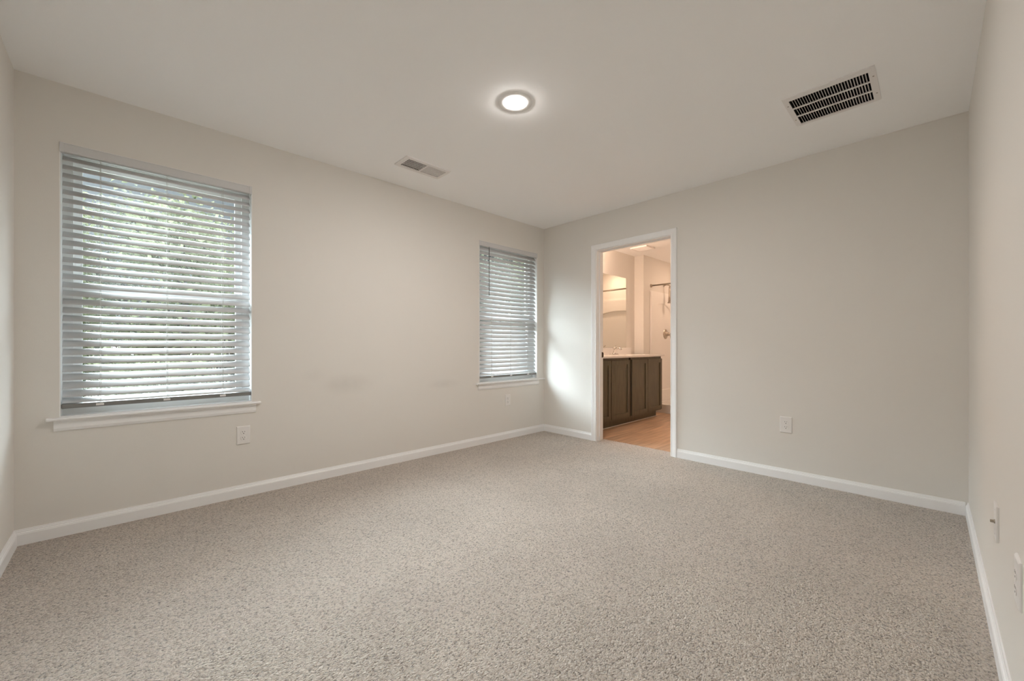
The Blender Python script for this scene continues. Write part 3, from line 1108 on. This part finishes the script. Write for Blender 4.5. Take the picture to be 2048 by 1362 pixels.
box(b, (XF - 0.075, VY0 + 0.002, -0.0095), (XF - 0.071, VY1 + 0.006, 0.000), 0.001)
add_to(root, off, 'caulk_bead', b, M['trim'])
def door(ya, yb, za=0.108, zb=0.842):
    b = bmesh.new()
    st = 0.056
    t = bmesh.new()
    slab(t, (ya, za, yb, zb), [(ya + st, za + st, yb - st, zb - st)], XF, XF + 0.020, lambda u, v, d: (d, u, v))
    bmesh.ops.bevel(t, geom=[e for e in t.edges if e.calc_face_angle(0) > 1], offset=0.0018, segments=2, affect='EDGES')
    merge(b, t)
    box(b, (XF + 0.001, ya + st - .004, za + st - .004), (XF + 0.010, yb - st + .004, zb - st + .004))
    return add_to(root, off, 'door', b, M['wood'])
for ya, yb in ((4.283, 4.713), (4.725, 5.160), (5.216, 5.638), (5.645, 6.062)):
    door(ya, yb)

root = thing('vanity_countertop', 'white vanity countertop with backsplash on the dark cabinet', 'countertop', (0, (VY0 + VY1) / 2, ZT))
off = Vector(root.location)
b = bmesh.new()
sinks = (4.66, 5.47)
t = bmesh.new()
CZ0, CZ1 = ZT, 0.899
holes = [(0.155, s - 0.21, 0.465, s + 0.21) for s in sinks]
slab(t, (0.001, YB + 0.004, 0.556, VY1 + 0.020), holes, CZ0, CZ1, lambda u, v, d: (u, v, d))
bmesh.ops.bevel(t, geom=[e for e in t.edges if e.calc_face_angle(0) > 1 and all(v.co.z > CZ1 - 1e-4 for v in e.verts)], offset=0.006, segments=3, affect='EDGES')
merge(b, t)
add_to(root, off, 'top', b, M['marble'])
for s in sinks:
    b = bmesh.new()
    t = bmesh.new()
    rings = []
    for (ins, z) in ((-0.006, CZ1 - 0.008), (0.02, CZ1 - 0.05), (0.05, CZ1 - 0.10), (0.10, CZ1 - 0.125)):
        rings.append([t.verts.new((0.31 + sx * (0.155 - ins), s + sy * (0.21 - ins), z)) for sx, sy in ((-1, -1), (1, -1), (1, 1), (-1, 1))])
    for r0, r1 in zip(rings[:-1], rings[1:]):
        for k in range(4):
            t.faces.new([r0[k], r0[(k + 1) % 4], r1[(k + 1) % 4], r1[k]])
    t.faces.new(rings[-1])
    merge(b, t)
    add_to(root, off, 'basin', b, M['marble'])
b = bmesh.new()
box(b, (0.001, YB + 0.004, CZ1 - 0.001), (0.021, VY1 + 0.018, CZ1 + 0.100), 0.003)
add_to(root, off, 'backsplash', b, M['marble'])

def make_faucet(label):
    root = thing('faucet', label, 'faucet', group='chrome basin faucets')
    b = bmesh.new()
    box(b, (-0.026, -0.078, 0.0), (0.026, 0.078, 0.014), 0.006, 3)
    tube(b, [(0, 0, 0.01), (0.006, 0, 0.05), (0.030, 0, 0.085), (0.070, 0, 0.100), (0.105, 0, 0.088), (0.118, 0, 0.070)], 0.014, 14, radii=[0.022, 0.019, 0.016, 0.0135, 0.012, 0.0115])
    obj('spout', b, M['chrome'], root)
    b = bmesh.new()
    lathe(b, [(0, 0.0), (0.017, 0.0), (0.019, 0.010), (0.014, 0.022), (0, 0.026)], 18, Matrix.Translation((0.004, 0, 0.075)))
    tube(b, [(0.004, 0, 0.095), (0.000, 0.018, 0.112), (-0.004, 0.055, 0.128)], 0.006, 10, radii=[0.009, 0.007, 0.0055])
    obj('lever', b, M['chrome'], root)
    return root
f = make_faucet('chrome single lever faucet on the visible part of the countertop')
f.location = (0.098, 5.47, CZ1)
f2 = copy_tree(f)
f2['label'] = 'chrome faucet hidden behind the left door jamb'
f2.location = (0.098, 4.66, CZ1)

b = bmesh.new()
box(b, (0.0005, 4.27, 1.003), (0.006, 5.960, 2.064))
tag(obj('wall_mirror', b, M['mirror']), 'frameless wall mirror above the vanity backsplash', 'mirror')

root = thing('vanity_light', 'warm vanity light bar hidden above the left part of the mirror', 'wall light', (0, 4.74, 2.22))
b = bmesh.new()
box(b, (0.0005, -0.30, -0.05), (0.03, 0.30, 0.05), 0.006)
obj('backplate', b, M['chrome'], root)
for yy in (-0.19, 0.0, 0.19):
    b = bmesh.new()
    tube(b, [(0.03, yy, 0), (0.09, yy, 0)], 0.012, 10)
    ar = obj('arm', b, M['chrome'], root)
    b = bmesh.new()
    t = bmesh.new()
    bmesh.ops.create_uvsphere(t, u_segments=20, v_segments=12, radius=0.055)
    bmesh.ops.translate(t, verts=t.verts, vec=(0.125, yy, 0))
    merge(b, t)
    obj('globe', b, M['bulb'], ar, smooth=True)

root = thing('exhaust_fan', 'square white exhaust fan grille on the bathroom ceiling', 'fan', (0.365, 5.80, H))
b = bmesh.new()
slab(b, (-0.125, -0.125, 0.125, 0.125), [(-0.105, -0.105 + k * 0.03, 0.105, -0.085 + k * 0.03) for k in range(7)], -0.018, -0.0003, lambda u, v, d: (u, v, d))
obj('grille', b, M['grille'], root)

def bb2(name, p0, p1, out, label):
    b = bmesh.new()
    prism(b, [(d, h - 0.01) for d, h in BB], p0, p1, out)
    struct(name, b, M['trim'], label, 'baseboard')
bb2('baseboard_bathroom', (SX, SY, 0), (0.0, SY, 0), (0, -1, 0), 'white baseboard on the narrow wall beside the shower')

# ------------------------------------------------------------------ outdoors
bm = bmesh.new()
t = bmesh.new()
bmesh.ops.create_grid(t, x_segments=40, y_segments=50, size=1)
rg = random.Random(5)
for v in t.verts:
    x = -0.3 - (v.co.x + 1) / 2 * 50
    y = -25 + (v.co.y + 1) / 2 * 75
    v.co = Vector((x, y, -0.75 + 0.05 * max(0, -x - 8) + rg.uniform(-.06, .06)))
bmesh.ops.recalc_face_normals(t, faces=t.faces)
merge(bm, t)
g_ = struct('ground', bm, M['ground'], 'leafy woodland ground outside the windows', 'ground', smooth=True)

def make_tree(x, y, h, crown_r, nleaf, lsize, leaf, label, group, seed, low=0.25, cat='tree', name='leafy_tree'):
    rg = random.Random(seed)
    z0 = -0.75 + 0.05 * max(0, -x - 8) - 0.08
    root = thing(name, label, cat, (x, y, z0), group=group)
    b = bmesh.new()
    pts, rad = [], []
    bx = by = 0.0
    tr = 0.020 * h + 0.02
    for k in range(8):
        f = k / 7
        pts.append((bx, by, f * h * 0.92)); rad.append(tr * (1 - 0.85 * f))
        bx += rg.uniform(-.05, .05) * h * .12; by += rg.uniform(-.05, .05) * h * .12
    tube(b, pts, tr, 8, radii=rad)
    tips = []
    nb_ = 12
    for k in range(nb_):
        f = low + (0.95 - low) * (k + rg.random()) / nb_
        i = min(6, int(f * 7)); fr = f * 7 - i
        p = Vector(pts[i]).lerp(Vector(pts[i + 1]), fr)
        a = rg.uniform(0, 2 * math.pi)
        ln = crown_r * rg.uniform(0.6, 1.05) * (1 - 0.5 * max(0, f - 0.4))
        d = Vector((math.cos(a), math.sin(a), rg.uniform(0.15, 0.7)))
        q = p + d * ln * 0.5 + Vector((0, 0, 0.05 * ln))
        e = p + d * ln
        r0 = tr * (1 - 0.8 * f) * 0.5
        tube(b, [p, q, e], r0, 5, radii=[r0, r0 * .6, r0 * .2])
        tips += [q, e, q.lerp(e, .5)]
    obj('trunk', b, M['bark'], root)
    verts, faces = [], []
    for k in range(nleaf):
        c = rg.choice(tips)
        s = crown_r * 0.33
        p = c + Vector((rg.gauss(0, s), rg.gauss(0, s), rg.gauss(0, s * 0.75)))
        if p.z < 0.05:
            p.z = rg.uniform(0.05, 0.5)
        n_ = Vector((rg.gauss(0, 1), rg.gauss(0, 1), rg.gauss(0, 1) + 0.6)).normalized()
        a = n_.orthogonal().normalized()
        a.rotate(Matrix.Rotation(rg.uniform(0, 6.28), 3, n_))
        c2 = n_.cross(a)
        l = lsize * rg.uniform(0.7, 1.3)
        i0 = len(verts)
        verts += [p - a * l, p + c2 * l * 0.5 + n_ * l * .12, p + a * l, p - c2 * l * 0.5 + n_ * l * .12]
        faces.append((i0, i0 + 1, i0 + 2, i0 + 3))
    me = bpy.data.meshes.new('foliage')
    me.from_pydata([tuple(v) for v in verts], [], faces)
    me.materials.append(leaf)
    o = bpy.data.objects.new('foliage', me)
    col.objects.link(o)
    o.parent = root
    return root

GA, GB = 'trees seen through the near blind', 'trees seen through the corner blind'
la = 'leafy spring tree outside, glimpsed between the slats of the near blind'
lb = 'leafy tree outside, glimpsed between the slats of the corner blind'
sd = 100
rg = random.Random(21)
NEAR_TREES = ((-9.5, -1.3, 5.0), (-9.8, 1.5, 5.4), (-10.2, 4.2, 5.2), (-14.0, -3.2, 6.0), (-14.4, 0.4, 6.4), (-14.2, 4.0, 6.2), (-19.0, -1.6, 7.2), (-19.2, 3.0, 7.4))
CORNER_TREES = ((-8.6, 8.2, 5.0), (-9.0, 11.2, 5.2), (-9.4, 14.2, 5.4), (-13.2, 9.0, 6.2), (-13.6, 12.8, 6.2), (-13.4, 16.8, 6.4), (-17.6, 20.5, 7.4))
for (x, y, h) in NEAR_TREES:
    sd += 1
    make_tree(x, y, h, 1.25, 5200, 0.08, rg.choice([M['leaf_a'], M['leaf_a'], M['leaf_c']]), la, GA, sd, low=0.12)
for (x, y, h) in CORNER_TREES:
    sd += 1
    make_tree(x, y, h, 1.3, 4200, 0.10, rg.choice([M['leaf_a'], M['leaf_b'], M['leaf_c']]), lb, GB, sd, low=0.12)
GC = 'undergrowth bushes outside the windows'
for k, (x, y, h) in enumerate(((-7.0, -0.9, 1.6), (-7.2, 0.9, 1.5), (-7.4, 2.8, 1.7), (-11.8, -0.9, 2.2), (-12.0, 1.0, 2.2), (-12.0, 2.8, 2.3), (-11.9, 5.0, 2.3), (-16.6, -0.6, 3.0), (-16.8, 1.6, 3.0), (-6.6, 7.0, 1.6), (-6.8, 9.4, 1.7), (-7.2, 12.4, 1.9), (-11.2, 10.9, 2.2), (-11.4, 15.2, 2.4))):
    sd += 1
    make_tree(x, y, h, 0.6, 2500, 0.06, [M['leaf_b'], M['leaf_a'], M['leaf_c']][k % 3], 'low green bush outside, glimpsed between the lower blind slats', GC, sd, low=0.05, cat='bush', name='leafy_bush')
